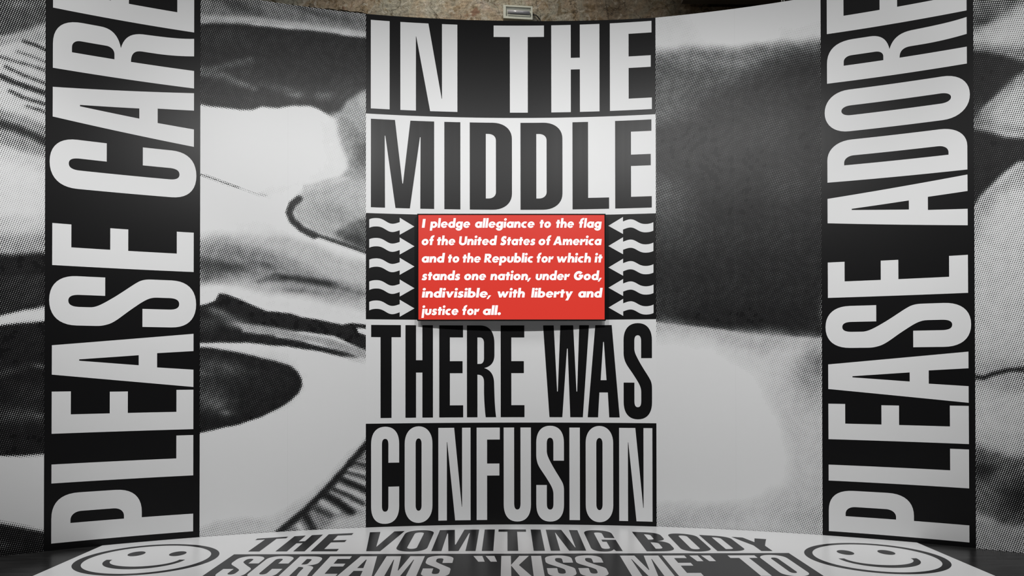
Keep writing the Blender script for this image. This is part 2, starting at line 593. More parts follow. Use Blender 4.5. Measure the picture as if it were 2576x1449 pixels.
def fill(shapes, cuts=None, axis=0):
    """triangulate shapes with holes; cut along x (or y) so that they can bend"""
    bm = bmesh.new()
    for sh in shapes:
        flat = [pt for ring in sh for pt in ring]
        tris = tessellate_polygon([[Vector((x, y, 0)) for x, y in ring] for ring in sh])
        vs = [bm.verts.new((x, y, 0)) for x, y in flat]
        for t in tris:
            if len(set(t)) < 3:
                continue
            try:
                f = bm.faces.new([vs[i] for i in t])
            except ValueError:
                continue
    for f in bm.faces:
        f.normal_update()
        if f.normal.z < 0:
            f.normal_flip()
    if cuts:
        no = Vector((1, 0, 0)) if axis == 0 else Vector((0, 1, 0))
        for c in cuts:
            bmesh.ops.bisect_plane(bm, geom=list(bm.verts) + list(bm.edges) + list(bm.faces), plane_co=no * c, plane_no=no, dist=1e-6)
    bm.verts.index_update()
    V = [(v.co.x, v.co.y) for v in bm.verts]
    F = [[v.index for v in f.verts] for f in bm.faces]
    bm.free()
    return V, F


def steps(a, b, d):
    k = math.ceil(a / d)
    r = []
    while k * d < b:
        r.append(k * d)
        k += 1
    return r


def wall_letter(ch, u0, u1, z0, z1, sv, sh, mat, parent, off=0.0030):
    V, F = fill(glyph(ch, u1 - u0, z1 - z0, sv, sh), steps(0, u1 - u0, 0.09))
    return put('letter', [wp(u0 + x, z0 + y, off) for x, y in V], [f[::-1] for f in F][:] if False else F, mat, parent)


def column_letter(ch, ub, uc, z0, z1, sv, sh, mat, parent, off=0.0030):
    """letter turned a quarter left: reads upwards, baseline at ub, cap line at uc (< ub)"""
    h = ub - uc
    V, F = fill(glyph(ch, z1 - z0, h, sv, sh), steps(-0.03, h + 0.03, 0.09), axis=1)
    return put('letter', [wp(ub - y, z0 + x, off) for x, y in V], F, mat, parent)

TONES = {
 'FL': (0.8, [
  ('P',0.3,0.0573,[(-5.436,4.281),(-4.057,4.674),(-4.056,4.338),(-4.239,4.238),(-4.403,4.111),(-5.434,3.806)]),
  ('B',0.45,0.6,-4.267,4.458,0.1601,0.024,-14),
  ('P',0.62,0.0226,[(-5.434,3.855),(-4.403,4.162),(-4.239,4.225),(-4.056,4.312),(-4.055,4.2),(-5.434,3.866)]),
  ('S',0.165,0.0141,0.0136,[(-4.238,4.16),(-4.154,4.146),(-4.055,4.114)]),
  ('S',0.375,0.0114,0.0135,[(-4.28,4.067),(-4.182,4.049),(-4.055,4.015)]),
  ('S',0.315,0.0137,0.0158,[(-4.483,4.016),(-4.321,3.987),(-4.182,3.971),(-4.054,3.946)]),
  ('S',0.24,0.014,0.0161,[(-4.362,3.927),(-4.238,3.882),(-4.054,3.838)]),
  ('S',0.12,0.022,0.0188,[(-4.397,3.843),(-4.32,3.817),(-4.209,3.79),(-4.054,3.759)]),
  ('S',0.165,0.0141,0.0163,[(-4.334,3.737),(-4.237,3.7),(-4.054,3.667)]),
  ('S',0.225,0.0117,0.0139,[(-4.214,3.633),(-4.139,3.623),(-4.053,3.598)]),
  ('P',0.5,0.0324,[(-5.432,3.412),(-4.401,3.593),(-4.237,3.558),(-4.053,3.49),(-4.052,3.233),(-4.208,3.254),(-4.4,3.3),(-5.431,3.158)]),
  ('S',0.15,0.0307,0.0279,[(-5.432,3.314),(-4.401,3.459),(-4.291,3.445),(-4.18,3.404),(-4.053,3.352)]),
  ('P',0.9,0.052,[(-5.43,3.015),(-4.4,3.178),(-4.235,3.137),(-4.052,3.128),(-4.051,2.767),(-5.429,2.612)]),
  ('P',0.55,0.0488,[(-5.428,2.44),(-4.398,2.566),(-4.233,2.587),(-4.05,2.62),(-4.05,2.374),(-5.427,2.267)]),
  ('P',0.06,0.0344,[(-5.427,2.325),(-4.05,2.452),(-4.049,2.013),(-4.231,1.967),(-4.396,1.91),(-5.425,1.822)]),
  ('P',0.14,0.0248,[(-5.427,2.181),(-4.049,2.275),(-4.049,2.046),(-4.232,1.999),(-4.396,1.935),(-5.425,1.865)]),
  ('P',0.95,0.0202,[(-5.425,1.842),(-4.396,1.916),(-4.231,1.967),(-4.049,1.993),(-4.048,1.895),(-4.231,1.883),(-4.395,1.84),(-5.425,1.765)]),
  ('P',0.07,0.0152,[(-5.425,1.779),(-4.395,1.846),(-4.231,1.87),(-4.048,1.895),(-4.045,0.796),(-4.228,0.79),(-4.392,0.803),(-5.421,0.873)]),
  ('B',0.42,0.8,-4.124,1.519,0.0549,0.0183,10),
  ('B',0.22,0.8,-4.34,1.474,0.149,0.0298,-20),
  ('B',0.45,0.8,-4.128,1.112,0.0619,0.0186,5),
  ('B',0.26,0.9,-4.284,1.121,0.2129,0.0669,5),
  ('B',0.2,0.6,-4.174,1.295,0.1223,0.0765,0),
  ('P',1.0,0.0133,[(-5.421,0.861),(-4.392,0.791),(-4.228,0.777),(-4.045,0.779),(-4.043,0.168),(-4.226,0.24),(-4.39,0.295),(-5.419,0.443)]),
  ('P',0.1,0.0163,[(-5.419,0.409),(-4.39,0.267),(-4.226,0.207),(-4.043,0.142),(-4.042,-0.112),(-5.418,0.088)]),
  ('B',0.24,0.8,-4.376,0.084,0.0785,0.0377,10),
 ]),
 'L': (1.0, [
  ('P',0.42,0.0249,[(-2.964,4.912),(-1.346,5.134),(-1.345,4.651),(-1.858,4.672),(-2.424,4.651),(-2.964,4.575)]),
  ('B',0.22,0.8,-2.561,4.783,0.2284,0.0587,8),
  ('B',0.24,0.8,-1.894,4.809,0.2076,0.0346,10),
  ('B',0.3,0.6,-1.567,4.776,0.1418,0.0426,10),
  ('S',0.72,0.0189,0.0378,[(-2.931,4.62),(-2.424,4.676),(-2.002,4.679),(-1.64,4.664),(-1.345,4.644)]),
  ('P',0.1,0.0221,[(-2.931,4.574),(-2.697,4.611),(-2.424,4.625),(-2.144,4.636),(-1.858,4.642),(-1.64,4.634),(-1.345,4.625),(-1.345,4.04),(-1.705,3.829),(-1.857,3.907),(-1.94,3.93),(-2.072,3.926),(-2.213,3.89),(-2.357,3.884),(-2.436,3.846),(-2.56,3.841),(-2.73,3.85),(-2.929,3.851)]),
  ('B',0.2,0.7,-2.697,4.492,0.2592,0.081,0),
  ('S',0.36,0.0127,0.0444,[(-2.996,4.142),(-2.831,4.173),(-2.696,4.213),(-2.561,4.266),(-2.465,4.308)]),
  ('S',0.36,0.016,0.0383,[(-2.93,4.123),(-2.696,4.148),(-2.56,4.093),(-2.423,4.051)]),
  ('B',0.13,1,-2.492,4.185,0.1397,0.0466,0),
  ('B',0.38,0.9,-2.065,4.029,0.0761,0.0311,0),
  ('B',0.34,0.8,-1.803,4.045,0.0881,0.0423,0),
  ('B',0.28,0.7,-2.214,4.081,0.2048,0.0341,5),
  ('B',0.22,0.5,-1.566,4.082,0.1431,0.1431,0),
  ('P',0.95,0.0916,[(-1.857,3.818),(-1.694,3.867),(-1.566,3.464),(-1.639,3.273),(-2.071,3.156),(-2.212,3.085),(-2.421,3.042),(-2.387,3.125),(-2.071,3.23),(-1.857,3.336),(-1.785,3.451)]),
  ('B',0.3,0.7,-2.78,4.137,0.1102,0.0454,8),
  ('B',0.28,0.6,-2.561,4.259,0.132,0.033,-12),
  ('B',0.3,0.7,-2.595,4.093,0.1453,0.0297,18),
  ('B',0.93,0.9,-2.828,2.658,0.2006,0.0535,0),
  ('B',0.93,0.8,-2.421,2.789,0.2067,0.0482,0),
  ('P',0.52,0.0362,[(-1.345,4.172),(-1.493,4.083),(-1.603,4.001),(-1.694,3.867),(-1.683,3.719),(-1.65,3.564),(-1.599,3.462),(-1.588,3.369),(-1.646,3.292),(-1.785,3.236),(-1.982,3.187),(-1.982,3.069),(-1.345,2.986)]),
  ('P',0.8,0.0423,[(-1.982,3.18),(-1.785,3.236),(-1.646,3.288),(-1.595,3.276),(-1.748,3.119),(-1.982,3.069)]),
  ('B',0.22,0.9,-1.437,3.527,0.1016,0.1742,0),
  ('B',0.36,0.7,-1.566,3.726,0.0647,0.1078,0),
  ('B',0.75,0.6,-1.438,4.035,0.0505,0.0649,0),
  ('B',0.28,0.7,-1.4,3.21,0.0657,0.0511,0),
  ('S',0.3,0.0098,0.0131,[(-2.912,3.233),(-2.795,3.204),(-2.661,3.162),(-2.559,3.134)]),
  ('S',0.62,0.0068,0.0169,[(-2.559,3.134),(-2.421,3.093),(-2.317,3.078)]),
  ('P',0.64,0.0563,[(-2.029,3.111),(-1.857,3.187),(-1.345,3.287),(-1.345,2.573),(-1.602,2.659),(-1.892,2.741),(-2.053,2.863),(-2.089,2.99)]),
  ('P',0.3,0.0514,[(-1.345,2.949),(-1.566,2.866),(-1.712,2.767),(-1.602,2.685),(-1.345,2.573)]),
  ('B',0.48,0.8,-1.675,2.936,0.1623,0.0902,20),
  ('B',0.14,0.8,-1.492,2.7,0.1096,0.0438,20),
  ('S',0.1,0.0317,0.0176,[(-2.028,3.067),(-2.089,3.012),(-2.117,2.933),(-2.085,2.858),(-2.0,2.785),(-1.892,2.73)]),
  ('S',0.16,0.0178,0.0178,[(-1.946,2.761),(-1.748,2.699),(-1.566,2.642),(-1.345,2.565)]),
  ('P',0.72,0.0729,[(-2.927,2.652),(-2.694,2.701),(-2.386,2.736),(-2.142,2.73),(-1.892,2.649),(-1.639,2.565),(-1.345,2.498),(-1.345,2.01),(-1.675,2.098),(-1.999,2.147),(-2.281,2.159),(-2.558,2.241),(-2.76,2.263),(-2.926,2.228)]),
  ('P',0.5,0.0664,[(-2.927,2.609),(-2.626,2.648),(-2.352,2.611),(-2.141,2.51),(-1.856,2.373),(-1.492,2.288),(-1.345,2.216),(-1.492,2.15),(-1.856,2.188),(-2.211,2.245),(-2.489,2.316),(-2.926,2.256)]),
  ('B',0.24,0.9,-2.827,2.416,0.1682,0.074,0),
  ('B',0.2,0.9,-2.626,2.411,0.171,0.0479,0),
  ('B',0.3,0.7,-2.86,2.301,0.1009,0.0471,0),
  ('B',0.3,0.8,-2.324,2.438,0.1188,0.0314,8),
  ('B',0.34,0.6,-2.524,2.531,0.2062,0.0481,0),
  ('S',0.12,0.0246,0.0352,[(-2.247,2.338),(-2.07,2.329),(-1.892,2.305),(-1.711,2.276)]),
  ('S',0.34,0.0174,0.0349,[(-2.386,2.29),(-2.212,2.34)]),
  ('B',0.32,0.7,-2.017,2.213,0.1788,0.0286,3),
  ('S',0.38,0.0145,0.0327,[(-1.711,2.272),(-1.529,2.217),(-1.382,2.189)]),
  ('P',0.97,0.0335,[(-2.926,2.2),(-2.76,2.227),(-2.558,2.223),(-2.281,2.141),(-1.999,2.118),(-1.675,2.061),(-1.345,1.991),(-1.345,1.927),(-1.602,1.947),(-1.816,1.966),(-2.098,2.035),(-2.316,2.053),(-2.557,2.14),(-2.693,2.172),(-2.743,2.135),(-2.827,2.061),(-2.926,2.058)]),
  ('P',0.06,0.0135,[(-2.926,2.051),(-2.827,2.072),(-2.76,2.106),(-2.72,2.175),(-2.642,2.159),(-2.489,2.099),(-2.306,2.02),(-2.105,2.009),(-1.999,1.971),(-1.816,1.944),(-1.638,1.905),(-1.536,1.925),(-1.345,1.905),(-1.345,1.86),(-1.499,1.873),(-1.485,1.836),(-1.344,1.785),(-1.344,1.642),(-1.529,1.716),(-1.711,1.797),(-1.999,1.835),(-2.246,1.85),(-2.246,1.734),(-2.495,1.746),(-2.925,1.741)]),
  ('B',0.42,0.9,-2.733,2.007,0.0753,0.0308,20),
  ('B',0.36,0.8,-2.642,1.952,0.1553,0.0414,18),
  ('B',0.52,0.9,-2.557,1.889,0.0973,0.0313,10),
  ('B',0.25,0.8,-2.826,1.895,0.1022,0.0681,0),
  ('P',0.58,0.0208,[(-2.557,1.91),(-2.246,1.872),(-1.999,1.824),(-1.747,1.782),(-1.529,1.701),(-1.344,1.627),(-1.344,1.567),(-1.565,1.634),(-1.855,1.722),(-2.211,1.792),(-2.523,1.825)]),
  ('P',0.08,0.0136,[(-2.925,1.797),(-2.557,1.817),(-2.281,1.791),(-1.999,1.75),(-1.747,1.685),(-1.565,1.634),(-1.492,1.601),(-1.547,1.589),(-1.855,1.652),(-2.137,1.698),(-2.495,1.731),(-2.925,1.727)]),
  ('B',0.75,0.8,-1.51,1.578,0.111,0.0222,15),
  ('P',0.07,0.017,[(-2.925,1.688),(-2.793,1.679),(-2.614,1.655),(-2.419,1.616),(-2.246,1.57),(-2.105,1.522),(-2.041,1.467),(-2.005,1.394),(-2.002,1.339),(-2.034,1.265),(-2.097,1.2),(-2.21,1.121),(-2.349,1.059),(-2.552,0.991),(-2.725,0.953),(-2.924,0.916)]),
  ('B',0.45,0.9,-2.865,1.459,0.0618,0.0481,20),
  ('B',0.34,0.8,-2.692,1.504,0.2084,0.0625,10),
  ('B',0.45,0.9,-2.742,1.184,0.0697,0.0418,20),
  ('B',0.34,0.8,-2.825,1.221,0.2078,0.0901,15),
  ('B',0.42,0.9,-2.664,1.101,0.0492,0.0281,10),
  ('B',0.24,0.7,-2.825,1.381,0.207,0.207,0),
  ('B',0.14,0.6,-2.35,1.377,0.2137,0.1781,0),
  ('P',0.8,0.06,[(-1.344,0.941),(-1.565,0.703),(-1.782,0.468),(-1.997,0.267),(-2.244,0.141),(-2.69,0.133),(-2.922,0.079),(-2.922,-0.237),(-1.344,-0.349)]),
  ('P',0.46,0.0338,[(-1.344,0.878),(-1.583,0.599),(-1.753,0.404),(-1.944,0.217),(-2.121,0.097),(-2.244,-0.023),(-1.344,-0.069)]),
  ('S',0.1,0.03,0.0225,[(-1.381,0.818),(-1.608,0.555),(-1.782,0.368),(-1.969,0.181),(-2.209,-0.007)]),
  ('S',0.84,0.0112,0.0262,[(-1.491,0.619),(-1.344,0.586)]),
  ('S',0.14,0.0149,0.0224,[(-1.565,0.628),(-1.344,0.563)]),
  ('S',0.84,0.015,0.0262,[(-1.565,0.546),(-1.344,0.488)]),
  ('S',0.2,0.0112,0.0224,[(-1.583,0.525),(-1.344,0.451)]),
  ('S',0.84,0.015,0.0299,[(-1.601,0.481),(-1.344,0.384)]),
  ('S',0.08,0.0262,0.0262,[(-1.637,0.459),(-1.491,0.388),(-1.344,0.316)]),
  ('S',0.86,0.0187,0.0336,[(-1.666,0.394),(-1.491,0.313),(-1.344,0.241)]),
  ('S',0.14,0.0149,0.0224,[(-1.717,0.373),(-1.564,0.301),(-1.447,0.222)]),
  ('S',0.82,0.0187,0.0336,[(-1.728,0.314),(-1.564,0.234),(-1.344,0.129)]),
  ('S',0.08,0.0335,0.0261,[(-1.797,0.324),(-1.674,0.253),(-1.546,0.144)]),
  ('S',0.8,0.0186,0.0298,[(-1.825,0.259),(-1.674,0.157)]),
  ('S',0.24,0.0223,0.026,[(-1.89,0.21),(-1.746,0.123)]),
  ('P',0.74,0.0525,[(-1.692,0.113),(-1.344,0.155),(-1.344,-0.069),(-1.818,-0.047)]),
  ('S',0.88,0.0185,0.026,[(-2.025,0.048),(-1.997,0.003)]),
  ('S',0.12,0.0297,0.0223,[(-1.961,0.126),(-1.89,-0.007)]),
 ]),
 'R': (1.0, [
  ('P',0.93,0.1171,[(1.27,5.108),(1.529,5.085),(1.747,4.577),(1.963,4.407),(1.268,4.388)]),
  ('P',0.93,0.0531,[(2.457,4.643),(2.594,4.587),(2.898,4.649),(2.896,4.292),(2.456,4.406)]),
  ('P',0.62,0.062,[(1.268,4.532),(1.528,4.513),(1.82,4.51),(2.071,4.499),(2.422,4.48),(2.897,4.463),(2.895,4.078),(1.268,4.237)]),
  ('P',0.4,0.062,[(1.268,4.464),(1.527,4.476),(1.819,4.48),(2.248,4.465),(2.594,4.435),(2.897,4.435),(2.895,4.078),(1.268,4.237)]),
  ('P',0.3,0.0619,[(1.268,4.418),(1.527,4.37),(1.746,4.322),(2.07,4.255),(2.352,4.328),(2.594,4.377),(2.897,4.363),(2.889,2.298),(1.263,2.348)]),
  ('P',0.1,0.1849,[(2.896,4.328),(2.594,4.334),(2.456,4.279),(2.247,4.211),(2.105,4.115),(1.89,4.005),(1.672,3.909),(1.489,3.808),(1.267,3.745),(1.263,2.348),(2.889,2.298)]),
  ('P',0.06,0.115,[(1.378,3.739),(1.89,3.856),(2.246,3.936),(2.761,3.916),(2.791,2.946),(1.887,2.853),(1.377,3.362)]),
  ('B',0.12,0.9,2.35,3.743,0.2613,0.224,0),
  ('B',0.11,0.6,1.962,3.998,0.3421,0.1521,0),
  ('B',0.3,0.95,1.302,3.101,0.2855,0.2094,0),
  ('B',0.22,0.8,1.339,2.874,0.3414,0.2276,0),
  ('B',0.17,0.8,1.522,2.53,0.3382,0.3006,0),
  ('B',0.15,0.9,2.555,3.143,0.2554,0.2189,0),
  ('B',0.13,0.8,2.416,2.607,0.3266,0.2177,0),
  ('P',0.1,0.1514,[(1.264,2.574),(2.89,2.654),(2.886,1.73),(1.262,1.915)]),
  ('B',0.17,0.8,1.374,2.12,0.1876,0.1501,0),
  ('B',0.05,0.8,2.063,1.96,0.4372,0.1093,0),
  ('P',0.7,0.0188,[(1.262,1.945),(1.521,1.908),(1.83,1.867),(2.098,1.827),(2.344,1.794),(2.584,1.777),(2.887,1.758),(2.879,-0.185),(1.257,-0.284)]),
  ('P',0.86,0.0825,[(1.262,1.858),(1.521,1.833),(1.83,1.778),(2.168,1.665),(2.515,1.59),(2.886,1.588),(2.879,-0.185),(1.257,-0.284)]),
  ('P',1.03,0.1273,[(1.262,1.708),(1.52,1.725),(1.848,1.685),(1.991,1.574),(2.238,1.408),(2.342,1.19),(2.445,0.938),(2.529,0.688),(2.477,0.469),(2.234,0.313),(1.807,0.24),(1.259,0.234)]),
  ('P',0.82,0.1068,[(2.378,1.663),(2.886,1.73),(2.879,-0.185),(2.612,0.081),(2.58,0.582),(2.513,0.94),(2.411,1.3)]),
  ('B',0.34,0.95,2.759,1.517,0.1176,0.1591,15),
  ('B',0.55,0.8,2.718,1.374,0.1383,0.2074,0),
  ('P',0.8,0.1103,[(1.258,0.185),(1.699,0.199),(2.164,0.2),(2.511,0.362),(2.882,0.524),(2.879,-0.185),(1.257,-0.284)]),
  ('B',0.66,0.7,1.479,0.023,0.2542,0.0799,0),
  ('B',0.66,0.8,2.714,0.123,0.2344,0.1674,0),
  ('B',0.7,0.6,1.879,0.114,0.1778,0.0711,0),
 ]),
 'FR': (0.72, [
  ('P',0.36,0.0843,[(3.958,4.712),(5.308,4.34),(4.37,4.447),(4.27,4.39),(4.158,4.367),(4.072,4.303),(3.957,4.311)]),
  ('B',0.18,0.8,4.095,4.374,0.0686,0.0343,0),
  ('B',0.84,0.7,4.269,4.243,0.1683,0.0673,-10),
  ('P',0.44,0.0483,[(3.956,4.225),(4.157,4.163),(5.306,3.862),(5.304,3.573),(3.954,3.844)]),
  ('P',0.08,0.0275,[(3.956,4.158),(4.1,4.109),(4.241,4.047),(4.405,3.955),(4.364,3.899),(4.295,3.847),(4.206,3.76),(4.126,3.695),(4.057,3.621),(3.953,3.511)]),
  ('P',0.48,0.0594,[(4.328,3.873),(4.239,3.809),(4.155,3.71),(4.083,3.656),(4.011,3.535),(4.011,3.486),(5.302,3.19),(5.305,3.676)]),
  ('P',0.64,0.053,[(5.305,3.661),(4.309,3.796),(4.211,3.7),(4.14,3.614),(4.168,3.511),(5.302,3.263)]),
  ('B',0.22,0.8,4.026,3.6,0.0469,0.1005,0),
  ('P',0.08,0.0302,[(3.953,3.504),(4.097,3.456),(4.237,3.385),(5.302,3.136),(5.301,3.086),(4.319,3.162),(4.236,3.092),(4.151,3.021),(4.066,2.939),(4.008,2.856),(3.949,2.812)]),
  ('P',0.58,0.04,[(5.301,3.057),(4.347,3.158),(4.236,3.059),(4.151,2.982),(4.065,2.899),(4.007,2.806),(3.992,2.575),(4.092,2.567),(4.207,2.883),(5.3,2.954)]),
  ('P',0.76,0.0738,[(5.3,2.954),(4.263,2.975),(4.15,2.824),(4.049,2.57),(4.005,2.243),(4.002,1.68),(5.293,1.658)]),
  ('P',0.58,0.0687,[(3.944,1.548),(4.087,1.54),(4.228,1.563),(5.292,1.57),(5.291,1.305),(4.199,1.318),(3.943,1.382)]),
  ('S',0.08,0.0155,0.0186,[(3.972,1.422),(4.072,1.415),(4.144,1.449),(4.256,1.481),(5.292,1.497)]),
  ('P',0.78,0.0619,[(3.942,1.315),(4.143,1.269),(5.291,1.247),(5.289,0.923),(4.141,0.942),(3.941,0.983)]),
  ('P',0.36,0.0669,[(3.94,0.884),(4.084,0.857),(4.252,0.785),(5.288,0.791),(5.285,0.277),(4.194,0.212),(3.938,0.32)]),
  ('B',0.12,0.9,4.069,0.643,0.0891,0.0772,10),
  ('B',0.12,0.9,4.306,0.449,0.1259,0.1316,0),
  ('B',0.42,0.8,4.196,0.602,0.0526,0.0409,0),
  ('P',0.58,0.0535,[(3.937,0.253),(4.138,0.213),(4.304,0.143),(5.284,0.101),(3.936,-0.144)]),
 ]),
}

# ------------------------------------------------------------------ printed tone of the photo murals
def build_cdf():
    n = 400
    a = (np.arange(n) + .5) / n * 2 * np.pi
    f = np.sort(((np.cos(a)[:, None] + np.cos(a)[None, :]) * .25 + .5).ravel())
    return f


CDF = build_cdf()


def tone_field(key, U, Z):
    base, ops = TONES[key]
    T = np.full(U.shape, float(base))
    # slow wobble so that printed edges are not ruler-smooth
    wob = 0.010 * (np.sin(U * 9.1 + Z * 5.3) + np.sin(U * 4.7 - Z * 11.3 + 1.7) + .6 * np.sin(U * 23 + Z * 17))

    def segd(px, py, ax, ay, bx, by):
        dx, dy = bx - ax, by - ay
        t = np.clip(((px - ax) * dx + (py - ay) * dy) / (dx * dx + dy * dy + 1e-12), 0, 1)
        return np.hypot(px - ax - t * dx, py - ay - t * dy)
    for o in ops:
        if o[0] == 'B':
            _, t, s, u, z, rx, ry, ang = o
            a = -math.radians(ang)
            x, y = U - u, Z - z
            p = (x * math.cos(a) + y * math.sin(a)) / rx
            q = (-x * math.sin(a) + y * math.cos(a)) / ry
            m = s * np.exp(-(p * p + q * q) * 0.9)
        elif o[0] == 'S':
            _, t, hw, soft, pts = o
            soft = soft * 1.7 + .004
            d = np.full(U.shape, 1e9)
            for (ax, ay), (bx, by) in zip(pts, pts[1:]):
                d = np.minimum(d, segd(U, Z, ax, ay, bx, by))
            m = np.clip((hw + soft * .5 - d) / soft, 0, 1)
            m = m * m * (3 - 2 * m)
        else:
            _, t, soft, pts = o
            soft = soft * 1.55 + .008
            d = np.full(U.shape, 1e9)
            ins = np.zeros(U.shape, bool)
            n = len(pts)
            for i in range(n):
                ax, ay = pts[i]
                bx, by = pts[(i + 1) % n]
                d = np.minimum(d, segd(U, Z, ax, ay, bx, by))
                c = ((ay > Z) != (by > Z)) & (U < (bx - ax) * (Z - ay) / ((by - ay) if by != ay else 1e-9) + ax)
                ins ^= c
            sd = np.where(ins, d, -d) + wob * min(1.0, soft * 8)
            m = np.clip(.5 + sd / soft, 0, 1)
            m = m * m * (3 - 2 * m)
        T = T * (1 - m) + t * m
    g = (np.sin(U * 31 + 3 * np.sin(Z * 13)) * np.sin(Z * 27 + 2 * np.sin(U * 17)) + .8 * np.sin(U * 71 + 2 * np.sin(Z * 43)) * np.sin(Z * 63 + 2 * np.sin(U * 39))) * .032
    T = T + g * (np.clip(4 * T * (1 - T), 0, 1) * .9 + .35) * np.clip((1.02 - T) / .05, 0, 1)
    T = np.clip(T, 0, 1.02)
    T = np.where(T < .5, .5 * (T / .5) ** 1.8, 1 - .5 * (np.clip(1 - T, 0, 1) / .5) ** 1.2)
    T = np.maximum(T, .016 + .3 * np.maximum(g, -.03))
    q = np.interp(np.clip(T, 0, 1), np.linspace(0, 1, len(CDF)), CDF)
    q = np.where(T > .985, 1.2, q)
    q = np.where(T < .008, -.2, q)
    return q


def print_strip(key, u0, u1, parent, off=0.0016):
    du = 0.016
    nu = max(2, int((u1 - u0) / du))
    nz = 300
    us = np.linspace(u0, u1, nu + 1)
    zs = np.linspace(0, 1, nz + 1)
    tops = np.array([ztop(u) for u in us])
    U = np.repeat(us[:, None], nz + 1, 1)
    Z = tops[:, None] * zs[None, :]
    th = U / RAD
    r = RAD - off
    X = CX + r * np.sin(th)
    Y = CY + r * np.cos(th)
    co = np.stack([X, Y, Z], -1).reshape(-1, 3)
    L = np.array(parent.location)
    co = co - L
    i, j = np.meshgrid(np.arange(nu), np.arange(nz), indexing='ij')
    a = (i * (nz + 1) + j).ravel()
    F = np.stack([a, a + nz + 1, a + nz + 2, a + 1], -1)
    me = bpy.data.meshes.new('print_strip')
    me.vertices.add(len(co))
    me.vertices.foreach_set('co', co.astype(np.float32).ravel())
    nf = len(F)
    me.loops.add(nf * 4)
    me.loops.foreach_set('vertex_index', F.astype(np.int32).ravel())
    me.polygons.add(nf)
    me.polygons.foreach_set('loop_start', (np.arange(nf) * 4).astype(np.int32))
    me.update(calc_edges=True)
    uvl = me.uv_layers.new(name='print')
    uv = np.stack([U.ravel()[F.ravel()], Z.ravel()[F.ravel()]], -1)
    uvl.data.foreach_set('uv', uv.astype(np.float32).ravel())
    at = me.attributes.new('tone', 'FLOAT', 'POINT')
    at.data.foreach_set('value', tone_field(key, U, Z).astype(np.float32).ravel())
    me.polygons.foreach_set('use_smooth', [True] * nf)
    me.materials.append(M_half)
    me.update()
    o = bpy.data.objects.new('print_strip', me)
    COL.objects.link(o)
    o.parent = parent
    return o


# ------------------------------------------------------------------ structure
UE = 6.6
n = 110
V, F = [], []
for i in range(n + 1):
    u = -UE + 2 * UE * i / n
    zt = ztop(u) - 0.002
    V += [wp(u, 0, 0), wp(u, zt, 0), wp(u, zt, -0.16), wp(u, 0, -0.16)]
for i in range(n):
    a, b = 4 * i, 4 * i + 4
    F += [[a, b, b + 1, a + 1], [a + 1, b + 1, b + 2, a + 2], [a + 2, b + 2, b + 3, a + 3], [a + 3, b + 3, b, a]]
F += [[0, 1, 2, 3], [4 * n + 3, 4 * n + 2, 4 * n + 1, 4 * n]]
w = put('wall_back', V, F, M_board)
w['kind'] = 'structure'

w = box('floor', (-9, 9, -4, 11.5, -0.12, 0.0), M_floor)
w['kind'] = 'structure'

# old plastered masonry behind the print wall, uneven surface, hollow at its lower left
nx, nz = 420, 50
x0, x1, z0, z1 = -7.0, 7.0, 0.0, 9.0
rs = np.random.RandomState(3)


def sm_noise(X, Z, seed):
    r = np.random.RandomState(seed)
    s = 0
    for k in range(9):
        fx, fz = r.uniform(1, 7, 2)
        s = s + np.sin(X * fx + r.uniform(0, 6)) * np.sin(Z * fz + r.uniform(0, 6))
    return s / 9


xs = np.linspace(x0, x1, nx + 1)
zs = np.concatenate([np.linspace(0, 4.9, 8), np.linspace(5.0, 6.2, 111), np.linspace(6.6, 9, 7)])
V, F = [], []
for x in xs:
    for z in zs:
        d = .05 * float(sm_noise(x, z, 5)) + .0025 * rs.randn()
        V.append((x, 9.22 + d, z))
nzz = len(zs)


EDGE = [(-2.25, 5.60), (-2.21, 5.562), (-1.94, 5.543), (-1.765, 5.527), (-1.676, 5.519), (-1.586, 5.505), (-1.52, 5.478), (-1.47, 5.40)]


def edge_z(x):
    for (a, za), (b, zb) in zip(EDGE, EDGE[1:]):
        if a <= x <= b:
            return za + (zb - za) * (x - a) / (b - a) + .004 * math.sin(37 * x) + .003 * math.sin(83 * x)
    return None


js = next(j for j in range(nzz) if zs[j] >= 5.62)
for i in range(nx):
    ea, eb = edge_z(xs[i]), edge_z(xs[i + 1])
    for j in range(nzz - 1):
        if ea is not None and eb is not None and j < js:
            continue
        a = i * nzz + j
        F.append([a, a + nzz, a + nzz + 1, a + 1])
    if ea is not None and eb is not None:
        # ragged lower edge of the plaster and the thickness behind it
        k = len(V)
        ya, yb = V[i * nzz + js][1], V[(i + 1) * nzz + js][1]
        V += [(xs[i], ya, ea), (xs[i + 1], yb, eb), (xs[i], ya, ea), (xs[i + 1], yb, eb), (xs[i], ya + .18, ea + .01), (xs[i + 1], yb + .18, eb + .01)]
        F.append([k, k + 1, (i + 1) * nzz + js, i * nzz + js])
        F.append([k + 4, k + 5, k + 3, k + 2])
w = put('wall_rear', V, F, M_plaster, smooth=True)
w['kind'] = 'structure'
w = box('hollow_shade_1', (-3.2, -1.2, 9.75, 9.95, 3.5, 6.2), M_beam)  # dark box put behind the gap to colour in the hollow's shade
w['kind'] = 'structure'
w['label'] = 'dark backing box added as the shade in the hollow behind the broken plaster'

# ceiling and side walls of the hall (outside the frame, they close the room)
w = box('ceiling', (-9, 9, -4, 11.5, 8.4, 8.6), M_room)
w['kind'] = 'structure'
for nm, b in (('wall_left', (-9.2, -9, -4, 11.5, 0, 8.4)), ('wall_right', (9, 9.2, -4, 11.5, 0, 8.4)), ('wall_front', (-9, 9, -4.2, -4, 0, 8.4))):
    w = box(nm, b, M_room)
    w['kind'] = 'structure'

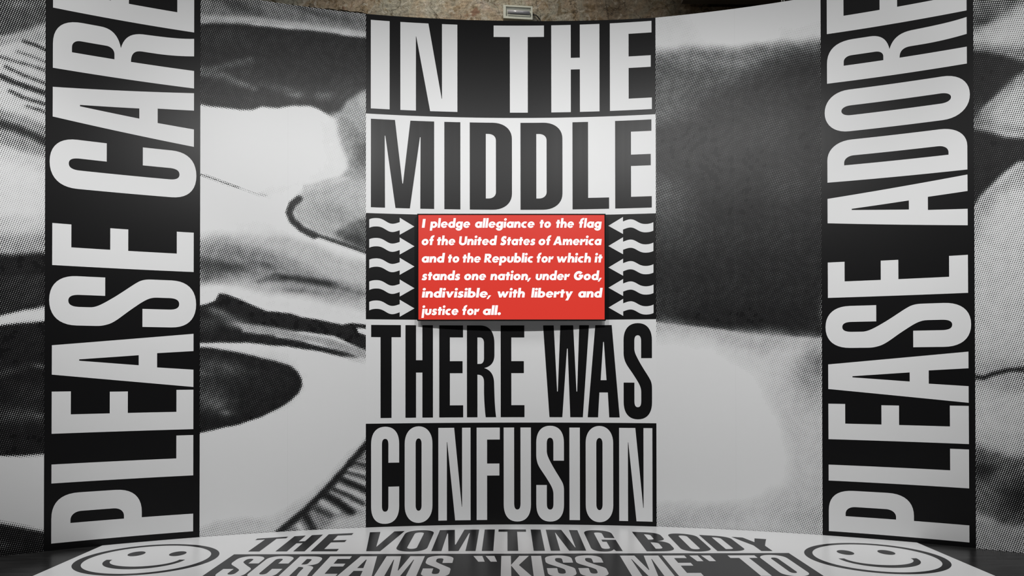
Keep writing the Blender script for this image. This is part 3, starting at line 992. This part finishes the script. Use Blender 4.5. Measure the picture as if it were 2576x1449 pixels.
# dark beam that hangs over the right half
vs, fs = box_mesh(1.95, 7.5, 8.75, 9.10, 5.56, 6.6)
vs = [(x, y, z + (0.0 if z > 6 else (-.02 * (x - 1.95) * .3))) for x, y, z in vs]
t = thing('ceiling_beam', 'dark stained ceiling beam above the wall at the upper right', 'beam', (4.7, 8.92, 5.56))
put('beam_body', vs, fs, M_beam, t)
for k in range(2):
    V, F = tube([(2.925 + .024 * k, 8.66, 5.30), (2.925 + .024 * k, 8.66, 6.6)], 0.008)
    if k == 0:
        c = thing('conduit_pipe', 'thin pale pair of pipes hanging above the top edge at the upper right', 'pipe', (2.93, 8.66, 5.3))
    put('pipe', V, F, M_metal, c)

# ------------------------------------------------------------------ photo murals
def mural(u0, u1, key, label, seams=()):
    t = thing('halftone_mural', label, 'mural', wp((u0 + u1) / 2, 0, 0.0))
    ed = [u0] + list(seams) + [u1]
    for a, b in zip(ed, ed[1:]):
        print_strip(key, a + (.00015 if a != u0 else 0), b - (.00015 if b != u1 else 0), t)
    return t


mural(-6.5, -4.085, 'FL', 'halftone photo mural at the far left edge with hair strands above a dark oval')
mural(-2.883, -1.417, 'L', 'halftone photo mural with dark oval and curved forms right of the left lettered column', (-2.127,))
mural(1.339, 2.812, 'R', 'halftone photo mural, large dark upper area over plain pale area, right of the middle text', (2.064,))
mural(4.01, 6.5, 'FR', 'halftone photo mural at the far right edge with two dark wedges and thin line')

# ------------------------------------------------------------------ lettered columns
def column(u0, u1, label, ub, uc, letters, sv, sh):
    t = thing('text_column', label, 'sign', wp((u0 + u1) / 2, 0, 0.0), 'vertical black columns with white words')
    V, F = arc_sheet(u0, u1, 0.0, 4.8, 0.0022, zfun=lambda u: ztop(u) - .0005)
    put('backing', V, F, M_black, t)
    for ch, a, b in letters:
        column_letter(ch, ub, uc, a, b, sv, sh, M_white, t, off=0.0030)
    return t


column(-4.085, -2.883, 'black column on the left with white letters PLEASE CARE reading upwards', -2.936, -4.032,
       [('P', .058, .464), ('L', .552, .909), ('E', .961, 1.310), ('A', 1.334, 1.805), ('S', 1.858, 2.271), ('E', 2.353, 2.702),
        ('C', 3.002, 3.414), ('A', 3.465, 3.943), ('R', 3.985, 4.427), ('E', 4.484, 4.832)], .156, .139)
column(2.812, 4.01, 'black column on the right with white letters PLEASE ADORE reading upwards', 3.962, 2.864,
       [('P', .042, .411), ('L', .492, .816), ('E', .861, 1.179), ('A', 1.205, 1.632), ('S', 1.674, 2.046), ('E', 2.123, 2.441),
        ('A', 2.688, 3.113), ('D', 3.155, 3.521), ('O', 3.596, 3.967), ('R', 4.043, 4.434), ('E', 4.489, 4.806)], .142, .139)

# ------------------------------------------------------------------ the five bands of the middle panel
UL, UR = -1.417, 1.339


def band(label, z0, z1, mback, mlet, letters, base, cap, sh, zf=None):
    t = thing('text_band', label, 'sign', wp(0, z0, 0.0), 'stacked bands of the middle text')
    V, F = arc_sheet(UL, UR, z0, z1, 0.0022, zfun=zf)
    put('backing', V, F, mback, t)
    for ch, a, b, sv in letters:
        wall_letter(ch, a, b, base, cap, sv, sh, mlet, t)
    return t


band('black top band of the middle panel with white words IN THE', 3.902, 4.8, M_black, M_white,
     [('I', -1.372, -1.196, .176), ('N', -1.095, -.553, .147), ('T', -.205, .279, .172), ('H', .349, .810, .187), ('E', .909, 1.304, .177)], 3.953, 4.792, .110,
     zf=lambda u: ztop(u) - .0005)
band('white band with large black word MIDDLE above the red screen', 2.962, 3.902, M_white, M_black,
     [('M', -1.371, -.775, .132), ('I', -.678, -.525, .153), ('D', -.435, -.030, .154), ('D', .052, .455, .152), ('L', .551, .899, .149), ('E', .957, 1.301, .150)], 3.018, 3.855, .108)
ta = band('black band with white wavy arrows on both sides of the red screen', 1.959, 2.962, M_black, M_white, [], 0, 0, 0)
band('white band with black words THERE WAS below the red screen', .976, 1.959, M_white, M_black,
     [('T', -1.368, -1.090, .103), ('H', -1.047, -.787, .100), ('E', -.727, -.499, .101), ('R', -.463, -.184, .100), ('E', -.140, .088, .102),
      ('W', .267, .706, .1), ('A', .692, .995, .1), ('S', 1.033, 1.299, .101)], 1.028, 1.907, .115)
band('black bottom band of the middle panel with white word CONFUSION', 0.0, .976, M_black, M_white,
     [('C', -1.368, -1.106, .101), ('O', -1.054, -.792, .103), ('N', -.736, -.429, .081), ('F', -.371, -.148, .100), ('U', -.112, .149, .100),
      ('S', .200, .465, .101), ('I', .517, .617, .100), ('O', .672, .933, .101), ('N', .989, 1.301, .083)], .046, .929, .115)


def arrow(ut, zt, s, parent):
    """wavy-tailed arrow; s=+1 points right, -1 left"""
    p = P(0, 0).l(-.139, -.081, -.139, -.038).c(-.175, -.052, -.19, -.057, -.211, -.057).c(-.26, -.057, -.285, -.008, -.351, -.008)
    p.c(-.385, -.008, -.405, -.014, -.424, -.0235).l(-.424, .0565).c(-.405, .066, -.385, .071, -.351, .071).c(-.285, .071, -.262, .023, -.211, .021)
    p.c(-.19, .021, -.17, .027, -.139, .039).l(-.139, .081)
    if s > 0:
        pts = p.p
    else:   # the right-hand arrows are the left ones turned half round
        pts = [(-x, -y) for x, y in p.p]
    V, F = fill([[pts]], steps(-.45, .45, .09))
    put('arrow', [wp(ut + x, zt + y, .0030) for x, y in V], F, M_white, parent)


for z in (2.846, 2.658, 2.465, 2.259, 2.067):
    arrow(-.962, z, 1, ta)
for z in (2.855, 2.662, 2.457, 2.264, 2.075):
    arrow(.891, z, -1, ta)

# ------------------------------------------------------------------ floor graphic
def wallY(x, off=.006):
    return CY + math.sqrt((RAD - off) ** 2 - (x - CX) ** 2)


GZ = 0.0022
fg = thing('floor_graphic', 'white vinyl floor sheet with black words and smiley faces in front of the curved wall', 'floor sign', (0, 5.5, 0))
XL, XR, YF = -3.423, 3.507, 2.2
nn = 60
V, F = [], []
for i in range(nn + 1):
    x = XL + (XR - XL) * i / nn
    V += [(x, YF, GZ), (x, wallY(x), GZ)]
for i in range(nn):
    F.append([2 * i, 2 * i + 2, 2 * i + 3, 2 * i + 1])
put('sheet', V, F, M_fwhite, fg)
put('lettering_band', [(-2.196, 5.80, GZ + .0008), (2.275, 5.80, GZ + .0008), (2.275, 6.615, GZ + .0008), (-2.196, 6.615, GZ + .0008)], [[0, 1, 2, 3]], M_fblack, fg)
ROW1 = [('T', -2.194, -1.945, .092), ('H', -1.893, -1.655, .093), ('E', -1.606, -1.392, .093),
        ('V', -1.250, -.940, .1), ('O', -.922, -.664, .088), ('M', -.620, -.258, .083), ('I', -.207, -.113, .094), ('T', -.079, .174, .088), ('I', .218, .310, .092),
        ('N', .358, .648, .077), ('G', .698, .945, .088),
        ('B', 1.140, 1.384, .090), ('O', 1.438, 1.684, .086), ('D', 1.718, 1.962, .088), ('Y', 1.984, 2.262, .092)]


def row_top(x):
    return 7.607 - .085 * (x + .06) ** 2


for ch, a, b, sv in ROW1:
    V, F = fill(glyph(ch, b - a, 1.0, sv, .118), steps(0, b - a, .05))
    base = 6.716 if a < .6 else 6.700 if a < 1.0 else 6.690
    pv = []
    for x, y in V:
        X = a + x
        pv.append((X, base + y * (row_top(X) - base), GZ + .0008))
    put('letter', pv, F, M_fblack, fg)
ROW2 = [('S', -2.115, -1.905, .077), ('C', -1.885, -1.675, .077), ('R', -1.646, -1.435, .077), ('E', -1.405, -1.233, .077), ('A', -1.226, -.972, .08), ('M', -.958, -.654, .074),
        ('S', -.628, -.420, .077),
        ('K', -.046, .180, .076), ('I', .191, .270, .079), ('S', .297, .507, .077), ('S', .532, .740, .077), ('M', .898, 1.204, .074), ('E', 1.235, 1.413, .077),
        ('T', 1.757, 1.971, .078), ('O', 1.992, 2.200, .077)]
for ch, a, b, sv in ROW2:
    V, F = fill(glyph(ch, b - a, .645, sv, .090))
    put('letter', [(a + x, 5.888 + y, GZ + .0016) for x, y in V], F, M_fwhite, fg)
for ch, a, b in (('`', -.268, -.173), ('`', -.171, -.078), ("'", 1.452, 1.519), ("'", 1.545, 1.616)):
    V, F = fill(glyph(ch, b - a, .194, 0, 0))
    put('quotation_mark', [(a + x, 6.339 + y, GZ + .0016) for x, y in V], F, M_fwhite, fg)


def ell(cx, cy, rx, ry, n=72, a0=0.0, a1=2 * math.pi):
    full = abs(a1 - a0 - 2 * math.pi) < 1e-6
    m = n if full else n + 1
    return [(cx + rx * math.cos(a0 + (a1 - a0) * i / n), cy + ry * math.sin(a0 + (a1 - a0) * i / n)) for i in range(m)]


for cx, cy, lab in ((2.906, 6.458, 'right smiley face'), (-2.825, 6.473, 'left smiley face')):
    V, F = fill([[ell(cx, cy, .530, .530), ell(cx, cy, .466, .476)]])
    ring = put('smiley_face', [(x, y, GZ + .0008) for x, y in V], F, M_fblack, fg)
    ring['label'] = lab
    for s in (-1, 1):
        V, F = fill([[ell(cx + s * .166, cy + .172, .062, .086, 40)]])
        put('eye', [(x, y, GZ + .0008) for x, y in V], F, M_fblack, ring)
    yc = cy - .036
    outer = ell(cx, yc, .306, .302, 48, math.pi, 2 * math.pi)
    inner = ell(cx, yc, .262, .222, 48, math.pi, 2 * math.pi)[::-1]
    V, F = fill([[outer + inner]])
    put('mouth', [(x, y, GZ + .0008) for x, y in V], F, M_fblack, ring)

# ------------------------------------------------------------------ wall screen
TX0, TX1, TZ0, TZ1, TY = -.845, .934, 1.945, 2.955, 7.72
tv = thing('display_screen', 'black framed red screen with white pledge text, hung on the wall between the arrows', 'screen', ((TX0 + TX1) / 2, TY, TZ0))
b_ = .0115
fr = []
for bx in ((TX0, TX1, TY, TY + .042, TZ1 - b_, TZ1), (TX0, TX1, TY, TY + .042, TZ0, TZ0 + b_),
           (TX0, TX0 + b_, TY, TY + .042, TZ0 + b_, TZ1 - b_), (TX1 - b_, TX1, TY, TY + .042, TZ0 + b_, TZ1 - b_)):
    fr.append(box_mesh(*bx, .0015))
fr.append(box_mesh(TX0 + .004, TX1 - .004, TY + .012, TY + .040, TZ0 + .004, TZ1 - .004))
V, F = merge(fr)
put('frame', V, F, M_bezel, tv)
box('rear_housing', (-.45, .54, TY + .040, TY + .075, 2.05, 2.62), M_bezel, tv, .004)
box('wall_bracket', (-.22, .31, TY + .075, TY + .132, 2.15, 2.55), M_metal, tv, .003)
scr = put('screen', [(TX0 + b_, TY + .003, TZ0 + b_), (TX1 - b_, TY + .003, TZ0 + b_), (TX1 - b_, TY + .003, TZ1 - b_), (TX0 + b_, TY + .003, TZ1 - b_)], [[0, 1, 2, 3]], M_red, tv)

# heavy geometric oblique letters for the screen (units: x-height = 1)
AS, DS, CP, ST = 1.58, -.48, 1.44, .405
RO = .535


def ring_(cx, cy, rx, ry, ix, iy, a0=0, a1=360):
    if a1 - a0 >= 360:
        return [ell(cx, cy, rx, ry, 40), ell(cx, cy, ix, iy, 30)]
    A0, A1 = math.radians(a0), math.radians(a1)
    return [ell(cx, cy, rx, ry, 36, A0, A1) + ell(cx, cy, ix, iy, 36, A0, A1)[::-1]]


def rc(x0, y0, x1, y1):
    return [[(x0, y0), (x1, y0), (x1, y1), (x0, y1)]]


def bowl(cx):
    return ring_(cx, .5, .60, RO, .175, .20)


def fut(ch):
    S_ = ST
    if ch in 'o':
        return 1.22, [bowl(.61)]
    if ch == 'a':
        return 1.20, [bowl(.60), rc(1.20 - S_, 0, 1.20, 1)]
    if ch == 'd':
        return 1.20, [bowl(.60), rc(1.20 - S_, 0, 1.20, AS)]
    if ch == 'g':
        return 1.20, [bowl(.60), rc(1.20 - S_, -.02, 1.20, 1), ring_(.62, -.02, .58, .46, .155, .13, 180 + 5, 360)]
    if ch == 'b':
        return 1.20, [bowl(.60), rc(0, 0, S_, AS)]
    if ch == 'p':
        return 1.20, [bowl(.60), rc(0, DS, S_, 1)]
    if ch == 'l':
        return S_, [rc(0, 0, S_, AS)]
    if ch == 'I':
        return S_ + .03, [rc(0, 0, S_ + .03, CP)]
    if ch == 'i':
        return S_, [rc(0, 0, S_, 1), [ell(S_ / 2 + .0, 1.36, .235, .215, 24)]]
    if ch == 'j':
        return S_, [rc(0, DS, S_, 1), [ell(S_ / 2, 1.36, .235, .215, 24)]]
    if ch in 'nh':
        w = 1.10
        r = [rc(0, 0, S_, AS if ch == 'h' else 1), rc(w - S_, 0, w, .56), ring_(w / 2 + .06, .56, w / 2 - .06, .475, w / 2 - .06 - S_, .16, 0, 180)]
        return w, r
    if ch == 'm':
        w = 1.66
        q = .60
        r = [rc(0, 0, S_, 1), rc(w / 2 - S_ / 2, 0, w / 2 + S_ / 2, .56), rc(w - S_, 0, w, .56)]
        for c0 in (S_ * .5 + .09, w / 2 - S_ / 2 + .0):
            x1 = c0 + q + .07
            r.append(ring_((c0 + x1) / 2 + .03, .56, (x1 - c0) / 2 - .01, .475, max((x1 - c0) / 2 - S_, .06), .16, 0, 180))
        r[-1] = ring_(w - .37, .56, .37, .475, .37 - S_ + .07, .16, 0, 180)
        r[-2] = ring_(w / 2 + S_ / 2 - .37, .56, .37, .475, .37 - S_ + .07, .16, 0, 180)
        return w, r
    if ch in 'u':
        w = 1.10
        return w, [rc(0, .44, S_, 1), rc(w - S_, .44, w, 1), ring_(w / 2, .44, w / 2, .475, w / 2 - S_, .16, 180, 360)]
    if ch == 'U':
        w = 1.34
        return w, [rc(0, .5, S_, CP), rc(w - S_, .5, w, CP), ring_(w / 2, .5, w / 2, .54, w / 2 - S_, .18, 180, 360)]
    if ch == 'r':
        w = .86
        return w, [rc(0, 0, S_, 1), ring_(.80, .48, .44, .54, .04, .14, 72, 172)]
    if ch == 't':
        w = .74
        return w, [rc(.16, 0, .16 + S_, 1.30), rc(0, .68, w, 1.0)]
    if ch == 'f':
        w = .80
        return w, [rc(.16, 0, .16 + S_, 1.2), rc(0, .68, .72, 1.0), ring_(.72, 1.16, .56, .45, .135, .11, 80, 180)]
    if ch == 'c':
        return .98, [ring_(.60, .5, .60, RO, .175, .20, 52, 308)]
    if ch == 'e':
        return 1.18, [ring_(.60, .5, .59, RO, .22, .25, 0, 326), rc(.18, .40, 1.19, .60)]
    if ch == 's':
        p = P(.80, .98).l(.80, .66).c(.62, .74, .50, .76, .44, .72).c(.40, .68, .46, .65, .56, .62).c(.78, .55, .86, .46, .86, .32).c(.86, .10, .68, -.04, .40, -.04)
        p.c(.24, -.04, .10, 0, -.02, .07).l(.10, .36).c(.22, .29, .34, .25, .41, .27).c(.47, .30, .44, .35, .33, .38).c(.14, .44, .06, .54, .06, .68).c(.06, .90, .24, 1.04, .50, 1.04).c(.62, 1.04, .72, 1.02, .80, .98)
        return .88, [[p.p]]
    if ch == 'S':
        p = P(1.0, 1.38).l(.92, 1.0).c(.76, 1.1, .60, 1.13, .54, 1.08).c(.48, 1.02, .55, .97, .68, .92).c(.96, .80, 1.04, .66, 1.04, .47).c(1.04, .14, .80, -.04, .46, -.04)
        p.c(.28, -.04, .12, .02, -.02, .10).l(.16, .46).c(.30, .35, .44, .31, .53, .35).c(.60, .41, .54, .48, .40, .54).c(.18, .62, .08, .76, .08, .95).c(.08, 1.28, .32, 1.49, .62, 1.49).c(.78, 1.49, .90, 1.45, 1.0, 1.38)
        return 1.06, [[p.p]]
    if ch == 'G':
        return 1.55, [ring_(.78, .72, .78, .76, .33, .34, 38, 352), rc(.80, .56, 1.56, .88)]
    if ch == 'A':
        return 1.56, [[[(0, 0), (.46, 0), (.54, .26), (1.0, .26), (1.08, 0), (1.56, 0), (1.04, CP), (.56, CP)], [(.64, .54), (.92, .54), (.78, .98)]]]
    if ch == 'R':
        p = P(0, 0).l(S_, 0, S_, .5, .78, 0, 1.30, 0, .80, .58).c(1.0, .66, 1.14, .80, 1.14, 1.0).c(1.14, 1.28, .92, CP, .62, CP).l(0, CP)
        return 1.22, [[p.p, [(S_, .78), (.50, .78), (.62, .80), (.68, .90), (.68, .98), (.62, 1.08), (.50, 1.10), (S_, 1.10)]]]
    if ch == 'v':
        return 1.20, [[[(.42, 0), (.78, 0), (1.20, 1), (.78, 1), (.60, .48), (.42, 1), (0, 1)]]]
    if ch == 'y':
        return 1.20, [[[(.40, .04), (.14, DS), (.58, DS), (1.20, 1), (.78, 1), (.60, .52), (.42, 1), (0, 1)]]]
    if ch == 'w':
        return 1.80, [[[(.40, 0), (.74, 0), (.90, .44), (1.06, 0), (1.40, 0), (1.80, 1), (1.40, 1), (1.22, .48), (1.04, 1), (.76, 1), (.58, .48), (.40, 1), (0, 1)]]]
    if ch == ',':
        return .42, [[[(-.16, -.26), (.10, -.26), (.46, .36), (.10, .36)]]]
    if ch == '.':
        return .50, [[ell(.25, .20, .255, .235, 24)]]
    raise ValueError(ch)


PXM = 1.779 / (1523.9 - 1049.5)           # metres per measured unit on the screen face
XH, SLANT, GAPL = 15.3 * PXM, .125, .095
LINES = [
    (572.9, [('I', 1061.1, 1070.9), ('pledge', 1081, 1182.7), ('allegiance', 1195, 1344.8), ('to', 1357.6, 1386), ('the', 1398.9, 1444), ('flag', 1456.6, 1513.9)]),
    (616.6, [('of', 1060.7, 1093.4), ('the', 1099.4, 1145.3), ('United', 1154.5, 1250.6), ('States', 1257.9, 1346.2), ('of', 1354.7, 1387.2), ('America', 1391.1, 1513.9)]),
    (660.5, [('and', 1060.9, 1119.6), ('to', 1126.7, 1155.3), ('the', 1163.7, 1209.4), ('Republic', 1217.6, 1341.9), ('for', 1350, 1393), ('which', 1400.6, 1486.7), ('it', 1495.6, 1515.8)]),
    (704.7, [('stands', 1060.5, 1157.1), ('one', 1167.6, 1222.6), ('nation,', 1233, 1336), ('under', 1347.3, 1434.1), ('God,', 1443.6, 1514)]),
    (748.6, [('indivisible,', 1061, 1235.4), ('with', 1251.4, 1320.2), ('liberty', 1335.8, 1441.3), ('and', 1454.6, 1516.2)]),
    (792.4, [('justice', 1060, 1153.1), ('for', 1162.9, 1206.3), ('all.', 1214.6, 1259.7)]),
]
for base, words in LINES:
    zb = TZ1 - (base - 537.7) * PXM
    for word, xa, xb in words:
        adv = 0.0
        shp = []
        for i, ch in enumerate(word):
            wd, sh = fut(ch)
            shp.append((adv, wd, sh))
            adv += wd + GAPL
        glyphs = []
        for k, (ax, wd, sh) in enumerate(shp):
            V0, F0 = [], []
            for j, s_ in enumerate(sh):
                v, f = fill([s_])
                nb = len(V0)
                V0 += [((ax + x) + SLANT * y, y, .00012 * ((k * 3 + j) % 7)) for x, y in v]
                F0 += [[q + nb for q in ff] for ff in f]
            glyphs.append((V0, F0))
        mn = min(v[0] for V0, F0 in glyphs for v in V0)
        mx = max(v[0] for V0, F0 in glyphs for v in V0)
        X0 = TX0 + (xa - 1049.5) * PXM
        X1 = TX0 + (xb - 1049.5) * PXM
        k = (X1 - X0) / (mx - mn)
        for ch, (V0, F0) in zip(word, glyphs):
            put('comma' if ch == ',' else 'full_stop' if ch == '.' else 'letter', [(X0 + (x - mn) * k, TY + .0018 - d, zb + y * XH) for x, y, d in V0], F0, M_glow, scr)

# ------------------------------------------------------------------ emergency lamp on the plaster above the wall
LY = 9.10
lp = thing('emergency_lamp', 'pale rectangular emergency lamp on the old plaster just above the middle panel', 'lamp', (.127, LY + .07, 5.40))
tilt = -.055


def tl(vs):
    return [(x, y, z + (x + .037) * tilt) for x, y, z in vs]


V, F = merge([box_mesh(-.037, .290, LY, LY + .05, 5.532, 5.549), box_mesh(-.037, .290, LY, LY + .05, 5.400, 5.424),
              box_mesh(-.037, -.008, LY, LY + .05, 5.424, 5.532), box_mesh(.270, .290, LY, LY + .05, 5.424, 5.532),
              box_mesh(-.037, .290, LY + .03, LY + .14, 5.400, 5.549)])
put('housing', tl(V), F, M_lampbox, lp)
V, F = box_mesh(-.008, .270, LY + .018, LY + .03, 5.424, 5.532)
put('reflector', tl(V), F, M_lampin, lp)
V, F = tube([(.012, LY + .002, 5.472), (.258, LY + .002, 5.472)], .022, 16)
put('tube_cover', tl(V), F, M_tube, lp, smooth=True)
V, F = box_mesh(.008, .262, LY - .006, LY + .002, 5.432, 5.441)
put('lower_rim', tl(V), F, M_lampbox, lp)
V, F = tube([(.292, LY + .03, 5.449), (.31, LY + .02, 5.446), (.33, LY + .015, 5.437), (.345, LY + .02, 5.425), (.37, LY + .04, 5.405), (.40, LY + .05, 5.33)], .006)
put('power_cable', V, F, M_cable, lp)
